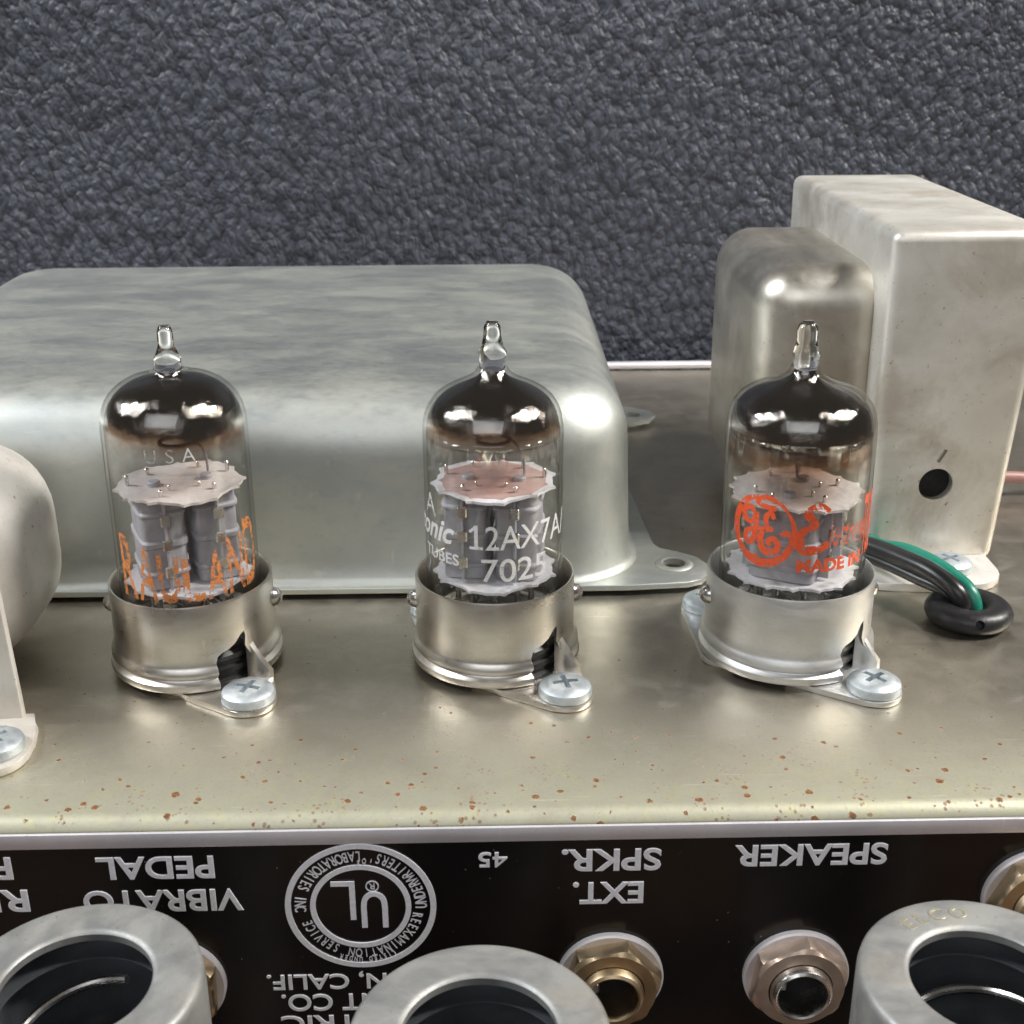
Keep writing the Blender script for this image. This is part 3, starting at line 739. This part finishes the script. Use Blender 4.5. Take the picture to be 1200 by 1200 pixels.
# ================================================================ transformers
tr = empty('transformer', (80, 70, 0), 'tall boxy transformer with rounded end bell and a round hole in its face', 'transformer')
def TRb(name, bm, m, ang=35):
    bmesh.ops.translate(bm, vec=(-80, -70, 0), verts=bm.verts); return build(name, bm, m, tr, ang)
core = box(66.9, 94.5, 33, 108.5, .1, 60, 1.9, 4)
for v in core.verts:
    f = 1-v.co.z/60
    if v.co.x > 80: v.co.x -= 3.6*f
    else: v.co.x += .6*f
ht = Matrix.Translation((78.9, 33, 15.2)) @ Matrix.Rotation(R(90), 4, 'X')
hc = lathe([(0, -6), (3.05, -6), (3.05, 6), (0, 6)], 40); bmesh.ops.transform(hc, matrix=ht, verts=hc.verts)
sl = box(-.35, .35, -1, 1, -1.3, 1.3); bmesh.ops.transform(sl, matrix=Matrix.Translation((79.4, 33, 20.6)) @ Matrix.Rotation(R(28), 4, 'Y'), verts=sl.verts)
for b in (core, hc, sl): bmesh.ops.translate(b, vec=(-80, -70, 0), verts=b.verts)
link('core_wrap', boolean(core, [hc, sl]), M['lam'], tr, 40)
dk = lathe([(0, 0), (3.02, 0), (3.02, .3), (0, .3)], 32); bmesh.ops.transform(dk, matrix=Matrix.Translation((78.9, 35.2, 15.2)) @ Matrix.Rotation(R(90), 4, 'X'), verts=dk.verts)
TRb('hole_shade', dk, M['void'])  # black disc set in the hole, its shade put into the colour
bell = box(47.0, 72, 40.5, 92, 4.0, 52.4, 7.5, 7)
TRb('end_bell', bell, M['bell'], 60)
ft = [(63, 34)]+[(63+6*(1-math.cos(R(a))), 26-7*math.sin(R(a))+2) for a in range(0, 91, 15)]+[(78, 20.2)]+[(83+6.5*math.sin(R(a)), 27-6.6*math.cos(R(a))) for a in range(10, 100, 15)]+[(89.6, 34)]
foot = TRb('mounting_foot', prism(ft, .06, 1.5, .2), M['cream'])
o = screw(tr, 81-80, 27.2-70, 1.52, 30)

tl = empty('transformer', (-86, 0, 0), 'cream plated transformer with bulging bell and a rusty screwed foot', 'transformer')
def TLb(name, bm, m, ang=35):
    bmesh.ops.translate(bm, vec=(86, 0, 0), verts=bm.verts); return build(name, bm, m, tl, ang)
TLb('core_wrap', box(-104, -84, -17.4, 20, .1, 30, 1.2, 3), M['cream'])
sb = box(-104, -67.2, -19.4, -17.9, .1, 33, .4, 2)
for v in sb.verts:
    if v.co.x > -80: v.co.x -= .035*v.co.z
TLb('strap', sb, M['cream'])
bl = box(-96, -69.0, -13, 20, 1.2, 33.6, 12.5, 9)
TLb('end_bell', bl, M['cream'], 60)
ft = [(-104, -18)]+[(-104, -32.5)]+[(-68+4.2*math.sin(R(a)), -28.4-4.6*math.cos(R(a))) for a in range(0, 100, 15)]+[(-63.9, -25), (-64.6, -21.5), (-65.8, -19.6), (-66.2, -18)]
TLb('mounting_foot', prism(ft, .06, 1.3, .2), M['cream'])
screw(tl, -68.3+86, -27.6, 1.32, 50)

# ================================================================ grommet and wires
g = empty('rubber_grommet', (78, 9.2, 0), 'black rubber grommet in the chassis with wires passing through', 'grommet')
pr = [(4.6+2.45*math.cos(R(a)), 2.0+2.0*math.sin(R(a))) for a in range(-90, 271, 20)][:-1]
gm = lathe(pr, 64, close=True)
dim = lathe([(0, -1), (.75, -1), (.75, 1), (0, 1)], 16); bmesh.ops.transform(dim, matrix=Matrix.Translation((-.6, -6.6, 2.6)) @ Matrix.Rotation(R(60), 4, 'X'), verts=dim.verts)
link('ring', boolean(gm, [dim]), M['rubber'], g, 40)
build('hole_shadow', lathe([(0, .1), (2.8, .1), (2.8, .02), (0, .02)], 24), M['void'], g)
def wire(name, pts, r, m, label):
    o = build(name, tube(pts, r, 16, 10), M[m]); tag(o, label, 'wire'); return o
wire('insulated_wire', [(77.2, 8.4, -3), (77.0, 8.4, 1.5), (75.6, 9.4, 5.4), (72.6, 14.0, 7.0), (69.4, 19.8, 7.0), (66.4, 25.5, 6.6), (62.5, 31.0, 5.8), (57.5, 35.0, 5.2), (53.5, 38.0, 5.5), (52, 43, 6)], 1.55, 'cable_black', 'thick black wire rising from the grommet towards the tall transformer')
wire('insulated_wire', [(76.6, 10.6, -3), (76.4, 10.6, 1.5), (74.8, 11.8, 4.2), (71.6, 16.4, 4.6), (68.4, 22, 4.6), (65.4, 27.4, 4.2), (61.0, 33.0, 3.6), (57, 37.0, 3.6), (55, 42, 5.5)], 1.1, 'cable_black', 'thinner black wire lying under the thick black wire')
wire('insulated_wire', [(79.2, 9.0, -3), (79.0, 9.0, 1.6), (78.2, 10.4, 4.8), (76.2, 14.6, 6.2), (74.0, 19.5, 6.6), (71.6, 24.6, 6.2), (69.4, 29.6, 4.8), (68.0, 34.5, 4.2)], 1.35, 'green', 'green wire rising from the grommet beside the black wires')
wire('insulated_wire', [(90, 62, 4.4), (96, 65, 4.4), (108, 67, 3.8), (125, 68, 2.0), (150, 72, 1.3)], 1.25, 'pink', 'pink wire leaving the tall transformer along the chassis')

# ================================================================ removed shield cans standing on the table
def shield(x, y, zt, label, rot, tilt=(0, 0), stamp=None, prof_in=8.0):
    e = empty('tube_shield', (x, y, -51), label, 'shield can', 'shield cans standing before the panel', (tilt[0], tilt[1], R(rot))); H = zt+51
    ro, ri = 13.4, prof_in
    prof = [(ro+.1, 0.03), (ro+.35, .4), (ro+.35, 1.4), (ro, 2.2), (ro, H-3), (ro-.02, H-1.2), (ro-.15, H-.5), (ro-.55, H-.12), (ro-1.1, H), (ri+.7, H-.03), (ri+.25, H-.12), (ri, H-.4), (ri+.05, H-1.3),
            (ri+.7, H-1.5), (ro-1.6, H-1.6), (ro-.8, H-2.6), (ro-.75, 2), (ro-.5, .03)]
    can = lathe(prof, 112, close=True)
    cuts = []
    for a in (200, 20):
        p = Vector((math.cos(R(a)), math.sin(R(a)), 0)); s = Vector((-p.y, p.x, 0))
        outl = [(-1.5, -2), (-1.5, 9), (-.5, 10.5), (3, 12.5), (4.6, 12.2), (4.8, 10), (3.4, 9), (1.5, 8), (1.5, -2)]
        cuts.append(loft([[tuple(p*q+s*u+Vector((0, 0, w))) for u, w in outl] for q in (10, 18)]))
    link('can', boolean(can, cuts), M['shield'], e, 40)
    build('liner', lathe([(ro-.95, 14), (ro-.95, H-5.2), (ri+1.6, H-4.9), (ri+1.0, H-4.6), (ri+1.0, H-4.4), (ri+1.7, H-4.5), (ro-.9, H-5.0)], 80), M['shield_in'], e)
    sp = []
    for k in range(0, 541, 15): 
        a = R(k); rr2 = ri+.2+1.6*k/540; sp.append((rr2*math.cos(a), rr2*math.sin(a), H-6.5-k/540*16))
    build('spring', tube(sp, .55, 10, 2), M['steel'], e)
    if stamp:
        b = text_bm(stamp, 1.75, .03, space=1.5, extrude=.05, bevel=.04)
        xs = [v.co.x for v in b.verts]; mid = (max(xs)+min(xs))/2
        for v in b.verts:
            rad2 = 9.7+v.co.y; a = R(104)-(v.co.x-mid)/10.5
            v.co = Vector((rad2*math.cos(a), rad2*math.sin(a), H+v.co.z))
        build('stamped_lettering', b, M['stamp'], e)
    return e
shield(-2.4, -78.9, -.5, 'plain grey shield can before the EXT. SPKR. jack with streaked rim', 0)
shield(-45.2, -70.8, -.5, 'grey shield can under VIBRATO lettering with yellowish stain on its rim', 70)
shield(51.2, -72.9, -.5, 'grey shield can with stamped lettering on its rim', 0, stamp='ELCO')
